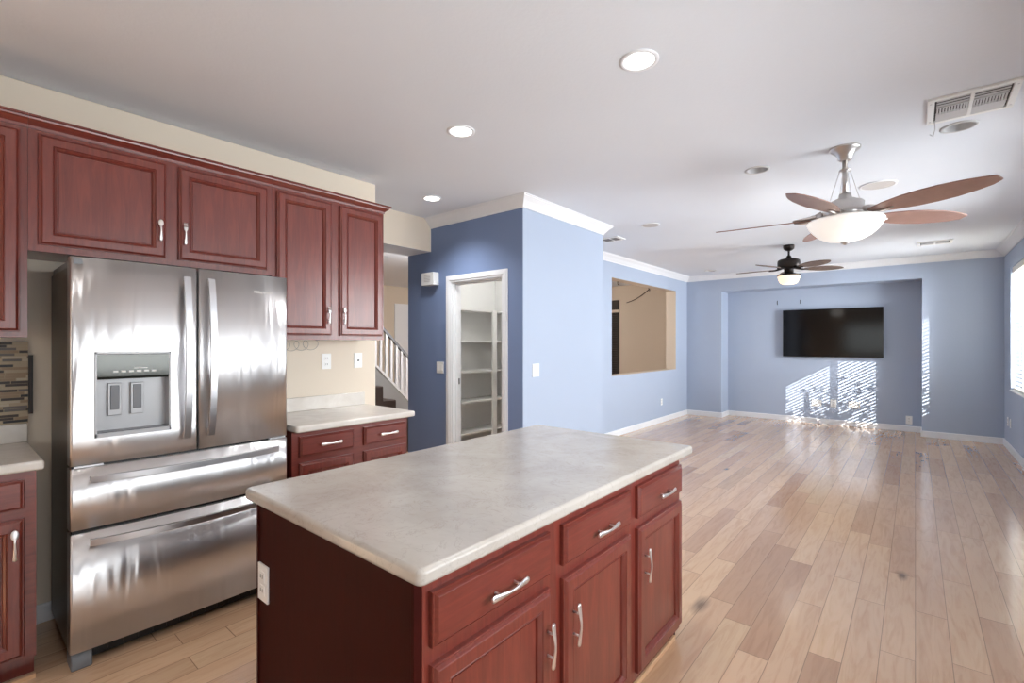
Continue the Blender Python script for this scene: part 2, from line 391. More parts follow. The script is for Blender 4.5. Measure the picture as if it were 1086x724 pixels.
# right wall: living window opening, patio door opening, another window toward the kitchen, added unseen living window
WY0, WY1, WZ0, WZ1 = 7.74, 8.87, 0.785, 2.372
opens = [(0.0, 0.78, 0.0, 2.08), (0.85, 3.05, 0.95, 2.08), (3.65, 6.35, 0.785, 2.372), (WY0, WY1, WZ0, WZ1)]
bm = B_(); y = -2.75
for a, b, z0, z1 in opens:
    bx(bm, (XR, y, 0), (1.09, a, ZC))
    if z0 > 0: bx(bm, (XR, a, 0), (1.09, b, z0))
    bx(bm, (XR, a, z1), (1.09, b, ZC)); y = b
bx(bm, (XR, y, 0), (1.09, 10.0, ZC)); struct('wall_right', bm, 'blue')
bm = B_()
bx(bm, (-3.48, -2.75, 0), (-2.1, -2.63, ZC)); bx(bm, (0.3, -2.75, 0), (XR, -2.63, ZC)); bx(bm, (-2.1, -2.75, 0), (0.3, -2.63, 1.0)); bx(bm, (-2.1, -2.75, 2.1), (0.3, -2.63, ZC))
struct('wall_rear', bm, 'beige')
bm = B_(); bx(bm, (-9.2, -2.75, 0), (-9.08, 10.0, ZC)); struct('wall_hall', bm, 'hallbeige')
bm = B_(); bx(bm, (-9.08, -2.75, 0), (-3.48, -2.63, ZC)); struct('wall_hall_rear', bm, 'hallbeige')
bm = B_(); bx(bm, (-9.08, 9.88, 0), (-3.63, 10.0, ZC)); struct('wall_hall_back', bm, 'hallbeige')

# crown moulding and baseboards, mitred round the corners
bm = B_()
sweep(bm, [(-3.88, YP), (XP, YP), (XP, YP2), (XL, YP2), (XL, YB), (XR, YB), (XR, 4.2)],
      [(0, ZC), (0, ZC-.098), (.012, ZC-.098), (.012, ZC-.086), (.024, ZC-.072), (.046, ZC-.044), (.066, ZC-.026), (.078, ZC-.016), (.078, ZC-.008), (.09, ZC-.006), (.09, ZC)])
struct('trim_1', bm, 'white')
def baseboard(name, path):
    bm = B_(); sweep(bm, path, [(0, 0), (.015, 0), (.015, .078), (.010, .088), (0, .09)]); struct(name, bm, 'white')
baseboard('baseboard_pantry_left', [(-4.26, YP), (-3.632, YP)])
baseboard('baseboard_left', [(-2.815, YP), (XP, YP), (XP, YP2), (XL, YP2), (XL, YB), (NX0, YB), (NX0, YN), (NX1, YN), (NX1, YB), (XR, YB), (XR, 3.75)])
baseboard('baseboard_kitchen', [(XK, 0.27), (XK, 1.30)])

# pantry doorway casing and jambs
bm = B_()
for sgn, xo in ((1, DX0), (-1, DX1)):     # mitred casing legs and head with a raised middle band
    for o0, o1, yy in ((-.060, -.046, -.014), (-.046, -.014, -.020), (-.014, .004, -.012)):
        prism(bm, [(xo+sgn*o0, YP, 0), (xo+sgn*o1, YP, 0), (xo+sgn*o1, YP, DZ-o1), (xo+sgn*o0, YP, DZ-o0)], (0, yy, 0))
for o0, o1, yy in ((-.060, -.046, -.014), (-.046, -.014, -.020), (-.014, .004, -.012)):
    prism(bm, [(DX0+o0, YP, DZ-o0), (DX1-o0, YP, DZ-o0), (DX1-o1, YP, DZ-o1), (DX0+o1, YP, DZ-o1)], (0, yy, 0))
bx(bm, (DX0, YP+.001, 0), (DX0+.018, YP+.12, DZ)); bx(bm, (DX1-.018, YP+.001, 0), (DX1, YP+.12, DZ)); bx(bm, (DX0+.018, YP+.001, DZ-.018), (DX1-.018, YP+.12, DZ))
bx(bm, (DX0+.018, YP+.04, 0), (DX0+.03, YP+.075, DZ-.018)); bx(bm, (DX1-.03, YP+.04, 0), (DX1-.018, YP+.075, DZ-.018)); bx(bm, (DX0+.018, YP+.04, DZ-.03), (DX1-.018, YP+.075, DZ-.018))
d1 = struct('door_1', bm, 'white')
bm = B_(); bx(bm, (DX0+.018, YP+.076, 0.98), (DX0+.021, YP+.10, 1.04)); spart('strike_plate', bm, 'bronze', d1)

# right living-room window
def window(name, y0, y1, z0, z1, mull, panes=True):
    bm = B_(); xa, xb = 1.045, 1.085; w = 0.045
    bx(bm, (xa, y0, z0), (xb, y0+w, z1)); bx(bm, (xa, y1-w, z0), (xb, y1, z1)); bx(bm, (xa, y0+w, z0), (xb, y1-w, z0+w)); bx(bm, (xa, y0+w, z1-w), (xb, y1-w, z1))
    for m in mull: bx(bm, (xa, m-.03, z0+w), (xb, m+.03, z1-w))
    o = struct(name, bm, 'white', bevel=0.002)
    ys = [y0+w]+[q for m in mull for q in (m-.03, m+.03)]+[y1-w]
    for a, b in zip(ys[::2], ys[1::2]):
        bm = B_(); bx(bm, (1.06, a, z0+w), (1.066, b, z1-w)); spart('pane', bm, 'glass', o)
    bm = B_(); bx(bm, (XR-.012, y0-.0, z0-.0), (1.045, y1+.0, z0+.012)); spart('sill', bm, 'white', o)
window('window_1', WY0, WY1, WZ0, WZ1, [8.315])
window('window_added', 3.65, 6.35, 0.785, 2.372, [4.55, 5.45])  # unseen window added to let light into the living room
window('window_4', 0.85, 3.05, 0.95, 2.08, [1.95])
bm = B_(); y0, y1, z1 = 0.0, 0.78, 2.08
for a, b in ((y0, y0+.05), (y1-.05, y1)): bx(bm, (1.03, a, 0), (1.08, b, z1))
bx(bm, (1.03, y0, z1-.05), (1.08, y1, z1)); bx(bm, (1.03, y0, 0), (1.08, y1, .05))
d2 = struct('door_2', bm, 'white', bevel=0.002)
bm = B_(); bx(bm, (1.05, y0+.05, .05), (1.056, y1-.05, z1-.05)); spart('pane', bm, 'glass', d2)
bm = B_(); cyl(bm, (1.01, .70, .98), (1.01, .62, .98), .008); cyl(bm, (1.01, .70, .98), (1.04, .70, .98), .010); spart('door_handle', bm, 'steelbar', d2)

# ------------------------------------------------------------------ outside: ground, added sun-blocking walls, tree
bm = B_(); bx(bm, (1.09, -20, -0.3), (40, 40, -0.12)); struct('ground', bm, 'ground')
bm = B_(); bx(bm, (1.9, -2.75, -0.12), (6.6, -0.6, 6.0)); bx(bm, (3.0, -0.6, -0.12), (6.6, 3.25, 6.0)); struct('wall_sun_blocker', bm, 'stucco')  # unseen wing added to keep direct sun off the nearer windows
bm = B_(); bx(bm, (9.0, -2, -0.12), (9.2, 30, 1.8)); struct('wall_garden', bm, 'stucco')
def tree(loc, h, cr, label, seed):
    rnd = random.Random(seed); t_ = thing('tree', label, 'tree', loc, None)
    x, y, z = loc; bm = B_()
    tube(bm, [(x, y, z), (x+.05, y-.03, z+h*.3), (x-.04, y+.05, z+h*.62), (x, y, z+h*.9)], .1, 10, [.11, .085, .06, .02])
    for k in range(9):
        a = k*2.4; zz = z+h*(.35+.05*k); L = cr*(.95-.05*k)
        tube(bm, [(x, y, zz), (x+L*.5*math.cos(a), y+L*.5*math.sin(a), zz+L*.3), (x+L*math.cos(a), y+L*math.sin(a), zz+L*.5)], .03, 6, [.035, .022, .008])
    obj('trunk', bm, 'bark', t_)
    bm = B_()
    for k in range(2000):
        a = rnd.uniform(0, 2*PI); e = math.acos(rnd.uniform(-1, 1)); r = cr*(rnd.random()**.45)
        r *= 0.75+0.35*math.sin(3*a+e*4)
        c = Vector((x+r*math.sin(e)*math.cos(a), y+r*math.sin(e)*math.sin(a), z+h*.68+r*.85*math.cos(e)))
        s = rnd.uniform(.03, .065); R = Euler((rnd.uniform(0, 6), rnd.uniform(0, 6), rnd.uniform(0, 6))).to_matrix()
        vs = [bm.verts.new(c+R @ Vector(p)) for p in ((-s, 0, 0), (-s*.3, s*.45, s*.08), (s, 0, 0), (-s*.3, -s*.45, s*.08))]
        bm.faces.new((vs[0], vs[3], vs[1])); bm.faces.new((vs[3], vs[2], vs[1]))
    f = obj('foliage', bm, 'leaf', t_); f['kind'] = 'stuff'
tree((3.9, 6.0, -.12), 4.3, 1.1, 'small leafy garden tree outside the living room window', 3)
tree((6.8, 9.3, -.12), 4.2, 1.7, 'taller green tree by the garden wall, further from the window', 5)

# ------------------------------------------------------------------ blinds on the visible window
bl = thing('window_blind', 'white slatted horizontal blind hanging in the right-hand window', 'blind', (0.985, (WY0+WY1)/2, WZ0+.012))
bm = B_(); bx(bm, (0.955, WY0+.005, WZ1-.07), (1.02, WY1-.005, WZ1-.001)); obj('headrail', bm, 'slat', bl, bevel=.003)
bm = B_(); z = WZ0+.05
while z < WZ1-.08:
    c = Vector((0.985, 0, z)); s = .024; ti = math.radians(-4)
    p = [(c.x-s*math.cos(ti), z-s*math.sin(ti)), (c.x, z+.003), (c.x+s*math.cos(ti), z+s*math.sin(ti)), (c.x, z+.0005)]
    prism(bm, [(a, WY0+.012, b) for a, b in p], (0, WY1-WY0-.024, 0)); z += .052
obj('slats', bm, 'slat', bl)
bm = B_()
for y in (WY0+.12, 8.315, WY1-.12):
    for x in (.960, 1.010): cyl(bm, (x, y, WZ0+.03), (x, y, WZ1-.07), .0012, seg=5)
obj('ladder_cord', bm, 'slat', bl)
bm = B_(); bx(bm, (0.962, WY0+.01, WZ0+.016), (1.008, WY1-.01, WZ0+.036)); obj('bottom_rail', bm, 'slat', bl, bevel=.003)

# ------------------------------------------------------------------ cabinet parts
DOORP = [(0, 0), (0, .013), (.002, .0155), (.0045, .0155), (.005, .0140), (.012, .0215), (.0145, .0225), (.046, .0225), (.0475, .019), (.0495, .0175),
         (.052, .0195), (.060, .0125), (.0625, .0045), (.0660, .0045), (.0675, .0075)]
DRAWP = [(0, 0), (0, .013), (.002, .0155), (.0045, .0155), (.005, .0140), (.011, .0210), (.013, .0225)]
def rings(bm, xb, y0, y1, z0, z1, prof, mi=0):
    """stepped front facing +X: nested rectangles of (inset, height)"""
    R = []
    for ins, d in prof:
        R.append([bm.verts.new((xb+d, a, b)) for a, b in ((y0+ins, z0+ins), (y1-ins, z0+ins), (y1-ins, z1-ins), (y0+ins, z1-ins))])
    for A, Bq in zip(R, R[1:]):
        for k in range(4): bm.faces.new((A[k], A[(k+1) % 4], Bq[(k+1) % 4], Bq[k]))
    bm.faces.new(R[0][::-1]); bm.faces.new(R[-1])
def door(parent, xb, y0, y1, z0, z1, mat='cherry'):
    bm = B_(); rings(bm, xb, y0, y1, z0, z1, DOORP); return obj('door', bm, mat, parent)
def drawer(parent, xb, y0, y1, z0, z1, mat='cherryh'):
    bm = B_(); rings(bm, xb, y0, y1, z0, z1, DRAWP); return obj('drawer', bm, mat, parent)

def ribbon(bm, secs, frame):
    """secs: (u along, n off surface, half width, half thickness); frame maps (u,w,n)->world"""
    R = []
    for u, n, hw, ht in secs:
        R.append([bm.verts.new(frame(u, hw*math.cos(a), n+ht*math.sin(a))) for a in [2*PI*k/10 for k in range(10)]])
    for A, Bq in zip(R, R[1:]):
        for k in range(10): bm.faces.new((A[k], A[(k+1) % 10], Bq[(k+1) % 10], Bq[k])).smooth = True
    bm.faces.new(R[0][::-1]); bm.faces.new(R[-1])
def pull(parent, kind, x, y, z, L, horizontal=False, lab=None):
    """cutlery-shaped pull centred at (x,y,z) on a face looking +X"""
    if horizontal: fr = lambda u, w, n: (x+n, y+u, z+w)
    else: fr = lambda u, w, n: (x+n, y+w, z+u)
    bm = B_(); S = []
    N = 22
    for i in range(N+1):
        q = i/N; u = (q-.5)*L
        if kind == 'knife':      # two flat ends, pinched middle, slight arch
            hw = .0046+.0056*abs(math.sin((q-.5)*PI))**1.5
            if q < .02 or q > .98: hw *= .6
            n = .026+.0035*math.cos((q-.5)*2*PI); ht = .0036
        elif kind == 'spoon':
            n = .016+.006*math.sin(q*PI); ht = .0026
            if q > .68: hw = .0125*math.sqrt(max(0.03, 1-((q-.84)/.165)**2)); n -= .003
            else: hw = .0036+.0036*max(0, (.45-q)/.45); hw *= (.6 if q < .04 else 1)
        elif kind == 'fork':
            n = .016+.006*math.sin(q*PI); ht = .0022
            if q > .70: hw = .0095
            elif q > .6: hw = .0036+.0059*(q-.6)/.1
            else: hw = .0032+.0042*max(0, (.5-q)/.5); hw *= (.6 if q < .04 else 1)
            if q > .86: break
        S.append((u, n, hw, ht))
    ribbon(bm, S, fr)
    if kind == 'fork':
        for w in (-.0072, -.0024, .0024, .0072):
            ribbon(bm, [((.84-.5)*L, .018, .0016, .0016), ((.93-.5)*L, .017, .0016, .0016), ((1-.5)*L, .016, .0008, .001)], lambda u, ww, n, w=w: fr(u, ww+w, n))
    for q in ((-.26, .26) if kind == 'knife' else (-.27, .20)):
        a = fr(q*L, 0, 0); b = fr(q*L, 0, .024 if kind == 'knife' else .017); cyl(bm, a, b, .0038, seg=10)
    return obj('handle', bm, 'pewter', parent)

# ------------------------------------------------------------------ kitchen island
IX0, IX1, IY0, IY1 = -1.70, -0.862, 0.685, 2.262
isl = thing('kitchen_island', 'dark cherry wood kitchen island with three drawers over three doors', 'kitchen island', ((IX0+IX1)/2, (IY0+IY1)/2, 0))
bm = B_(); bx(bm, (IX0+.006, IY0+.006, 0), (IX1-.02, IY1, .874)); obj('body', bm, 'cherryshade', isl)
bm = B_(); bx(bm, (IX0, IY0, 0), (IX1-.012, IY0+.006, .874)); bx(bm, (IX0, IY0-.004, 0), (IX0+.014, IY0+.006, .874)); bx(bm, (IX1-.012, IY0-.004, 0), (IX1, IY0+.02, .874)); obj('end_panel', bm, 'cherryshade', isl, bevel=.0015)
bays = [(0.724, 1.188), (1.259, 1.722), (1.791, 2.250)]
bm = B_(); fx0, fx1 = IX1-.02, IX1
# face frame: stiles and rails
ys = [IY0+.02] + [b for bay in bays for b in (bay[0]+.012, bay[1]-.012)] + [IY1]
for a, b in zip(ys[::2], ys[1::2]): bx(bm, (fx0, a, .045), (fx1, b, .874))
for a, b in bays:
    for z0, z1 in ((.045, .085), (.655, .705), (.812, .874)): bx(bm, (fx0, a+.012, z0), (fx1, b-.012, z1))
obj('face_frame', bm, 'cherry', isl)
bm = B_(); bx(bm, (IX1-.055, IY0+.03, 0), (IX1-.015, IY1-.03, .047)); obj('toe_board', bm, 'cherryshade', isl)
bm = B_(); bx(bm, (IX1-.016, IY0+.03, 0), (IX1-.002, IY1-.035, .022)); obj('shoe_moulding', bm, 'palewood', isl, bevel=.004)['label'] = 'pale unstained wood strip along the floor'
for i, (a, b) in enumerate(bays):
    d = drawer(isl, IX1, a, b, .696, .826); pull(d, 'knife', IX1+.022, (a+b)/2+.012, .748, .15, True)
    d = door(isl, IX1, a, b, .076, .656)
    hy = (b-.026) if i == 0 else (a+.045)
    pull(d, 'knife', IX1+.022, hy, .503, .135)
bm = B_(); oy = IY0
bx(bm, (-1.683, oy-.007, .548), (-1.611, oy, .668)); o = obj('outlet_plate', bm, 'plastic', isl, bevel=.002); o['label'] = 'white outlet plate on the end panel'
bm = B_()
for z0 in (.568, .613):
    bx(bm, (-1.664, oy-.0095, z0), (-1.630, oy-.006, z0+.034))
obj('socket', bm, 'plastic', o, bevel=.001)
bm = B_()
bm.free()
for z0 in (.568, .613):
    for x in (-1.655, -1.641):
        bm = B_(); bx(bm, (x-.0012, oy-.0102, z0+.012), (x+.0012, oy-.009, z0+.024)); obj('slot', bm, 'slot', o)

def slab(name, x0, x1, y0, y1, z0, z1, r, mat, label, edge=.010, cat='countertop'):
    bm = B_(); pts = []
    for cx, cy, a0 in ((x1-r, y1-r, 0), (x0+r, y1-r, PI/2), (x0+r, y0+r, PI), (x1-r, y0+r, 1.5*PI)):
        for k in range(7): a = a0+k/6*PI/2; pts.append((cx+r*math.cos(a), cy+r*math.sin(a), z0))
    prism(bm, pts, (0, 0, z1-z0)); return tag(obj(name, bm, mat, bevel=edge, seg=4), label, cat)
slab('countertop', -1.728, -0.803, 0.650, 2.290, .8745, .9145, .022, 'stone', 'pale grey marbled countertop with rounded edges on the island', .013)

# ------------------------------------------------------------------ base cabinets and counters along the left wall
def base_cabinet(y0, y1, bays, label, knobkind, zb=.10, open_end=True):
    x1 = -2.80
    t_ = thing('base_cabinet', label, 'cabinet', ((XK+x1)/2, (y0+y1)/2, 0))
    bm = B_(); bx(bm, (XK+.002, y0, .10), (x1-.02, y1, .874)); bx(bm, (XK+.002, y0, 0), (x1-.08, y1, .10)); obj('body', bm, 'cherry', t_)
    bm = B_(); ys = [y0]+[q for b in bays for q in (b[0]+.012, b[1]-.012)]+[y1]
    for a, b in zip(ys[::2], ys[1::2]): bx(bm, (x1-.02, a, .10), (x1, b, .874))
    for a, b in bays:
        for za, zb_ in ((.10, .135), (.675, .73), (.83, .874)): bx(bm, (x1-.02, a+.012, za), (x1, b-.012, zb_))
    obj('face_frame', bm, 'cherryh', t_)
    return t_, x1
rb, x1 = base_cabinet(1.318, 2.150, [(1.36, 1.717), (1.792, 2.134)], 'cherry base cabinet with two drawers, to the right of the fridge', 'knife')
for i, (a, b) in enumerate(((1.36, 1.717), (1.792, 2.134))):
    d = drawer(rb, x1, a, b, .722, .842); pull(d, 'knife', x1+.022, (a+b)/2+.01, .783, .14, True)
    d = door(rb, x1, a, b, .12, .684); pull(d, 'knife', x1+.022, b-.03 if i == 0 else a+.03, .55, .12)
slab('countertop', XK+.002, -2.735, 1.316, 2.180, .8745, .9145, .02, 'cream', 'cream countertop to the right of the fridge, open at its right end', .012)
bm = B_(); bx(bm, (XK+.001, 1.316, .9148), (XK+.02, 2.155, 1.012)); tag(obj('backsplash', bm, 'cream', bevel=.003), 'low cream backsplash strip on the beige wall behind the counter right of the fridge', 'backsplash')
lb, x1 = base_cabinet(-0.62, 0.250, [(-.60, -.205), (-.17, .228)], 'cherry base cabinet at the left edge of the picture, beside the fridge', 'spoon')
for i, (a, b) in enumerate(((-.60, -.205), (-.17, .213))):
    d = drawer(lb, x1, a, b, .722, .842); pull(d, 'knife', x1+.022, (a+b)/2, .783, .14, True)
    d = door(lb, x1, a, b, .12, .684); pull(d, 'spoon', x1+.022, (b-.028) if i == 1 else b-.03, .585, .125)
slab('countertop', XK+.002, -2.765, -0.64, 0.272, .8745, .9145, .012, 'cream', 'cream countertop at the left edge, under the mosaic tiles', .012)
bm = B_(); bx(bm, (XK+.001, -0.64, .9148), (XK+.02, .268, 1.005)); tag(obj('backsplash', bm, 'cream', bevel=.003), 'low cream backsplash strip below the mosaic tiles at the left edge', 'backsplash')
bm = B_(); bx(bm, (XK+.001, -0.64, 1.006), (XK+.012, .270, 1.408)); mo = tag(obj('tile_backsplash', bm, 'mosaic', origin=(0, 0, 0)), 'mosaic of thin brown and cream strip tiles on the wall at the left edge', 'tiles')
bm = B_(); bx(bm, (XK+.001, .271, 1.05), (XK+.016, .287, 1.34)); obj('edge_trim', bm, 'bronze', mo)['label'] = 'dark vertical edge strip'
bm = B_(); bx(bm, (-2.83, .02, 0), (-2.815, .25, .018)); tag(obj('shoe_moulding', bm, 'palewood'), 'pale wood strip on the floor in front of the leftmost base cabinet', 'moulding')

# ------------------------------------------------------------------ wall cabinets
UX = -3.03
def upper(y0, y1, z0, z1, bays, dz, label, endright=False):
    t_ = thing('wall_cabinet', label, 'cabinet', ((XK+UX)/2, (y0+y1)/2, z0), 'wall cabinets along the kitchen wall')
    bm = B_(); bx(bm, (XK+.002, y0+.0005, z0), (UX-.02, y1-.0005, z1)); obj('body', bm, 'cherry', t_)
    bm = B_(); ys = [y0+.0005]+[q for b in bays for q in (b[0]+.012, b[1]-.012)]+[y1-.0005]
    for a, b in zip(ys[::2], ys[1::2]): bx(bm, (UX-.02, a, z0), (UX, b, z1))
    for a, b in bays:
        bx(bm, (UX-.02, a+.012, z0), (UX, b-.012, dz[0]+.012)); bx(bm, (UX-.02, a+.012, dz[1]-.012), (UX, b-.012, z1))
    obj('face_frame', bm, 'cherry', t_)
    bm = B_(); e = y1-.0005
    prof = [(0, z1-.005), (.006, z1-.005), (.008, z1+.008), (.020, z1+.018), (.034, z1+.030), (.036, z1+.038), (.044, z1+.040), (.044, z1+.048), (0, z1+.048)]
    path = [(XK+.002, e), (UX, e), (UX, y0+.0005)] if endright else [(UX, e), (UX, y0+.0005)]
    sweep(bm, path[::-1], [(o, z) for o, z in prof]); obj('crown', bm, 'cherryh', t_)
    return t_
DT = 2.343
u1 = upper(-0.60, 0.243, 1.425, 2.365, [(-.58, -.19), (-.165, .222)], (1.45, DT), 'cherry wall cabinet cut off by the left edge of the picture, above the mosaic tiles')
for i, (a, b) in enumerate(((-.58, -.19), (-.165, .218))):
    d = door(u1, UX, a, b, 1.45, DT); pull(d, 'spoon', UX+.022, b-.03 if i == 0 else a+.03, 1.58, .11)
u2 = upper(0.243, 1.302, 1.814, 2.365, [(.276, .757), (.808, 1.272)], (1.844, DT), 'short wide cherry wall cabinet directly above the steel fridge')
d = door(u2, UX, .276, .757, 1.844, DT); pull(d, 'spoon', UX+.022, .728, 1.985, .112)
d = door(u2, UX, .812, 1.272, 1.844, DT); pull(d, 'fork', UX+.022, .838, 1.985, .118)
u3 = upper(1.302, 2.112, 1.421, 2.365, [(1.328, 1.692), (1.752, 2.095)], (1.45, DT), 'tall two-door cherry wall cabinet to the right of the fridge', True)
d = door(u3, UX, 1.328, 1.692, 1.448, DT); pull(d, 'fork', UX+.022, 1.664, 1.585, .115)
d = door(u3, UX, 1.752, 2.095, 1.448, DT); pull(d, 'spoon', UX+.022, 1.778, 1.585, .115)
# looped cable under the cabinet right of the fridge
bm = B_(); pts = []
for k in range(90):
    q = k/89; a = q*2*PI*3.5
    pts.append((-3.335+.006*math.sin(a*.7), 1.50+.24*q+.035*math.sin(a), 1.375-.034*math.cos(a)+.01*q))
pts = [(-3.33, 1.48, 1.42)]+pts+[(-3.33, 1.77, 1.42)]
tube(bm, pts, .0016, 6); tag(obj('cable', bm, 'cable'), 'thin looped cable hanging under the wall cabinet right of the fridge', 'cable')

# ------------------------------------------------------------------ refrigerator
FX, FY0, FY1 = -2.725, 0.345, 1.262
FZ = (0.075, 0.590, 0.862, 1.768)
fr = thing('refrigerator', 'stainless steel french-door refrigerator with two bottom drawers', 'refrigerator', (-3.02, (FY0+FY1)/2, 0))
bm = B_(); bx(bm, (-3.33, FY0+.006, .05), (FX-.085, FY1-.006, 1.735)); obj('case', bm, 'case', fr, bevel=.004)
def front(name, y0, y1, z0, z1, hole=None, bulge=.012):
    """steel front with softly bowed face, optional rectangular opening"""
    yc, hw = (FY0+FY1)/2, (FY1-FY0)/2; th = .075
    f = lambda y: FX+bulge*(1-((y-yc)/hw)**2)-bulge
    def fx(y, r=.008):
        e = min(y-y0, y1-y); x = f(y)
        if e < r: x -= r-math.sqrt(max(0, r*r-(r-e)**2))
        return x
    n = 18; ys = sorted(set([y0, y0+.001, y0+.0025, y0+.005, y0+.008, y1, y1-.001, y1-.0025, y1-.005, y1-.008]+[y0+.01+(y1-y0-.02)*k/n for k in range(n+1)]+(list(hole[:2]) if hole else [])))
    zs = sorted(set([z0, z1]+(list(hole[2:]) if hole else [])))
    bm = B_(); G = [[bm.verts.new((fx(y), y, z)) for z in zs] for y in ys]
    for i in range(len(ys)-1):
        for j in range(len(zs)-1):
            if hole and ys[i] >= hole[0]-1e-6 and ys[i+1] <= hole[1]+1e-6 and zs[j] >= hole[2]-1e-6 and zs[j+1] <= hole[3]+1e-6: continue
            bm.faces.new((G[i][j], G[i+1][j], G[i+1][j+1], G[i][j+1])).smooth = True
    Bk = [[bm.verts.new((FX-th, y, z)) for z in (z0, z1)] for y in (y0, y1)]
    bm.faces.new((Bk[0][0], Bk[0][1], Bk[1][1], Bk[1][0]))
    bm.faces.new([G[0][j] for j in range(len(zs))]+[Bk[0][1], Bk[0][0]]); bm.faces.new([G[-1][j] for j in range(len(zs))]+[Bk[1][1], Bk[1][0]])
    bm.faces.new([g[0] for g in G]+[Bk[1][0], Bk[0][0]]); bm.faces.new([g[-1] for g in G]+[Bk[1][1], Bk[0][1]])
    return obj(name, bm, 'steel', fr, origin=(0, 0, 0)), f
YS = 0.815
HO = (.424, .703, .985, 1.360)
dl, fxx = front('door', FY0, YS-.003, FZ[2]+.012, FZ[3], HO); dl['label'] = 'left fridge door with the water dispenser'
dr, _ = front('door', YS+.003, FY1, FZ[2]+.012, FZ[3])
w1, _ = front('drawer', FY0, FY1, FZ[1]+.008, FZ[2]); w2, _ = front('drawer', FY0, FY1, FZ[0], FZ[1]-.008)
def bar(parent, y0, y1, z0, z1, vertical):
    bm = B_(); N = 20; sec = []
    for i in range(N+1):
        q = i/N; out = .026+.042*math.sin(q*PI)**.8
        if vertical: y, z = y0, z0+(z1-z0)*q
        else: y, z = y0+(y1-y0)*q, z0+(z1-z0)*q
        x = fxx(y)
        h = .015; tk = .014
        if vertical: pr = [(x+out-tk, y-h, z), (x+out-tk, y+h, z), (x+out, y+h, z), (x+out, y-h, z)]
        else: pr = [(x+out-tk, y, z-h), (x+out-tk, y, z+h), (x+out, y, z+h*.9), (x+out, y, z-h*.9)]
        sec.append([bm.verts.new(p) for p in pr])
    for A, Bq in zip(sec, sec[1:]):
        for k in range(4): bm.faces.new((A[k], A[(k+1) % 4], Bq[(k+1) % 4], Bq[k]))
    bm.faces.new(sec[0][::-1]); bm.faces.new(sec[-1])
    for q in (.0, 1.0):
        if vertical: z = z0+(z1-z0)*q; zc = z+(.015 if q == 0 else -.015); bx(bm, (fxx(y0)-.002, y0-.012, zc-.015), (fxx(y0)+.014, y0+.012, zc+.015))
        else: y = y0+(y1-y0)*q; yc = y+(.015 if q == 0 else -.015); bx(bm, (fxx(yc)-.002, yc-.015, z0-.011), (fxx(yc)+.014, yc+.015, z0+.011))
    obj('handle', bm, 'steelbar', parent, bevel=.0015)
bar(dl, .763, .763, .936, 1.722, True); bar(dr, .868, .868, .936, 1.722, True)
bar(w1, .408, 1.205, .812, .812, False); bar(w2, .408, 1.205, .540, .540, False)
# dispenser in the left door
hx = fxx(.5)
bm = B_(); y0, y1, z0, z1 = HO
for a, b in (((y0, z0), (y1, z0+.018)), ((y0, z1-.010), (y1, z1)), ((y0, z0), (y0+.008, z1)), ((y1-.008, z0), (y1, z1))):
    bx(bm, (hx-.064, a[0], a[1]), (hx+.004, b[0], b[1]))
bx(bm, (hx-.066, y0, z0), (hx-.060, y1, z1)); di = obj('dispenser', bm, 'dispgrey', dl, bevel=.0012)
bm = B_(); ya, yb = y0+.008, y1-.008; zc = 1.238
prism(bm, [(hx-.059, ya, zc), (hx-.012, ya, zc), (hx+.001, ya, zc+.012), (hx+.002, ya, z1-.012), (hx-.059, ya, z1-.012)], (0, yb-ya, 0)); 
cp = obj('dispenser_panel', bm, 'gloss', dl)
bm = B_()
for k in range(6):
    yy = ya+.055+k*.028; bx(bm, (hx+.001, yy, zc+.030), (hx+.0030, yy+.018, zc+.038))
bx(bm, (hx+.001, ya+.13, zc+.046), (hx+.0030, ya+.18, zc+.050)); obj('control_icons', bm, 'icons', dl)
for yc in (.503, .585):
    bm = B_(); bx(bm, (hx-.060, yc-.027, 1.072), (hx-.044, yc+.023, 1.218)); pd = obj('dispenser_lever', bm, 'dispgrey', dl, bevel=.003)
    bm = B_(); bx(bm, (hx-.046, yc-.018, 1.098), (hx-.041, yc+.014, 1.208)); obj('lever_pad', bm, 'dispdark', dl, bevel=.002)
bm = B_()
bx(bm, (hx-.058, y0+.010, z0+.018), (hx-.004, y1-.010, z0+.022)); obj('drip_tray', bm, 'dispdark', dl)
# logo lettering on the right door (as on the fridge)
cu = bpy.data.curves.new('logo', 'FONT'); cu.body = 'Whirlpool'; cu.size = .024; cu.extrude = .0006; cu.align_x = 'CENTER'; cu.shear = .25
to = bpy.data.objects.new('logo_tmp', cu); COL.objects.link(to)
bpy.context.view_layer.update()
me = bpy.data.meshes.new_from_object(to.evaluated_get(bpy.context.evaluated_depsgraph_get())); COL.objects.unlink(to); bpy.data.objects.remove(to)
lo = bpy.data.objects.new('logo', me); COL.objects.link(lo); me.materials.clear(); me.materials.append(M['logo'])
lo.parent = dr; ly = 1.125; sl = math.atan2(fxx(ly+.01)-fxx(ly-.01), .02)
lo.location = (fxx(ly)+.0012-fr.location.x-dr.location.x, ly-fr.location.y-dr.location.y, 1.668-fr.location.z-dr.location.z)
lo.rotation_euler = (PI/2, 0, PI/2-sl); lo['label'] = 'small white maker lettering'
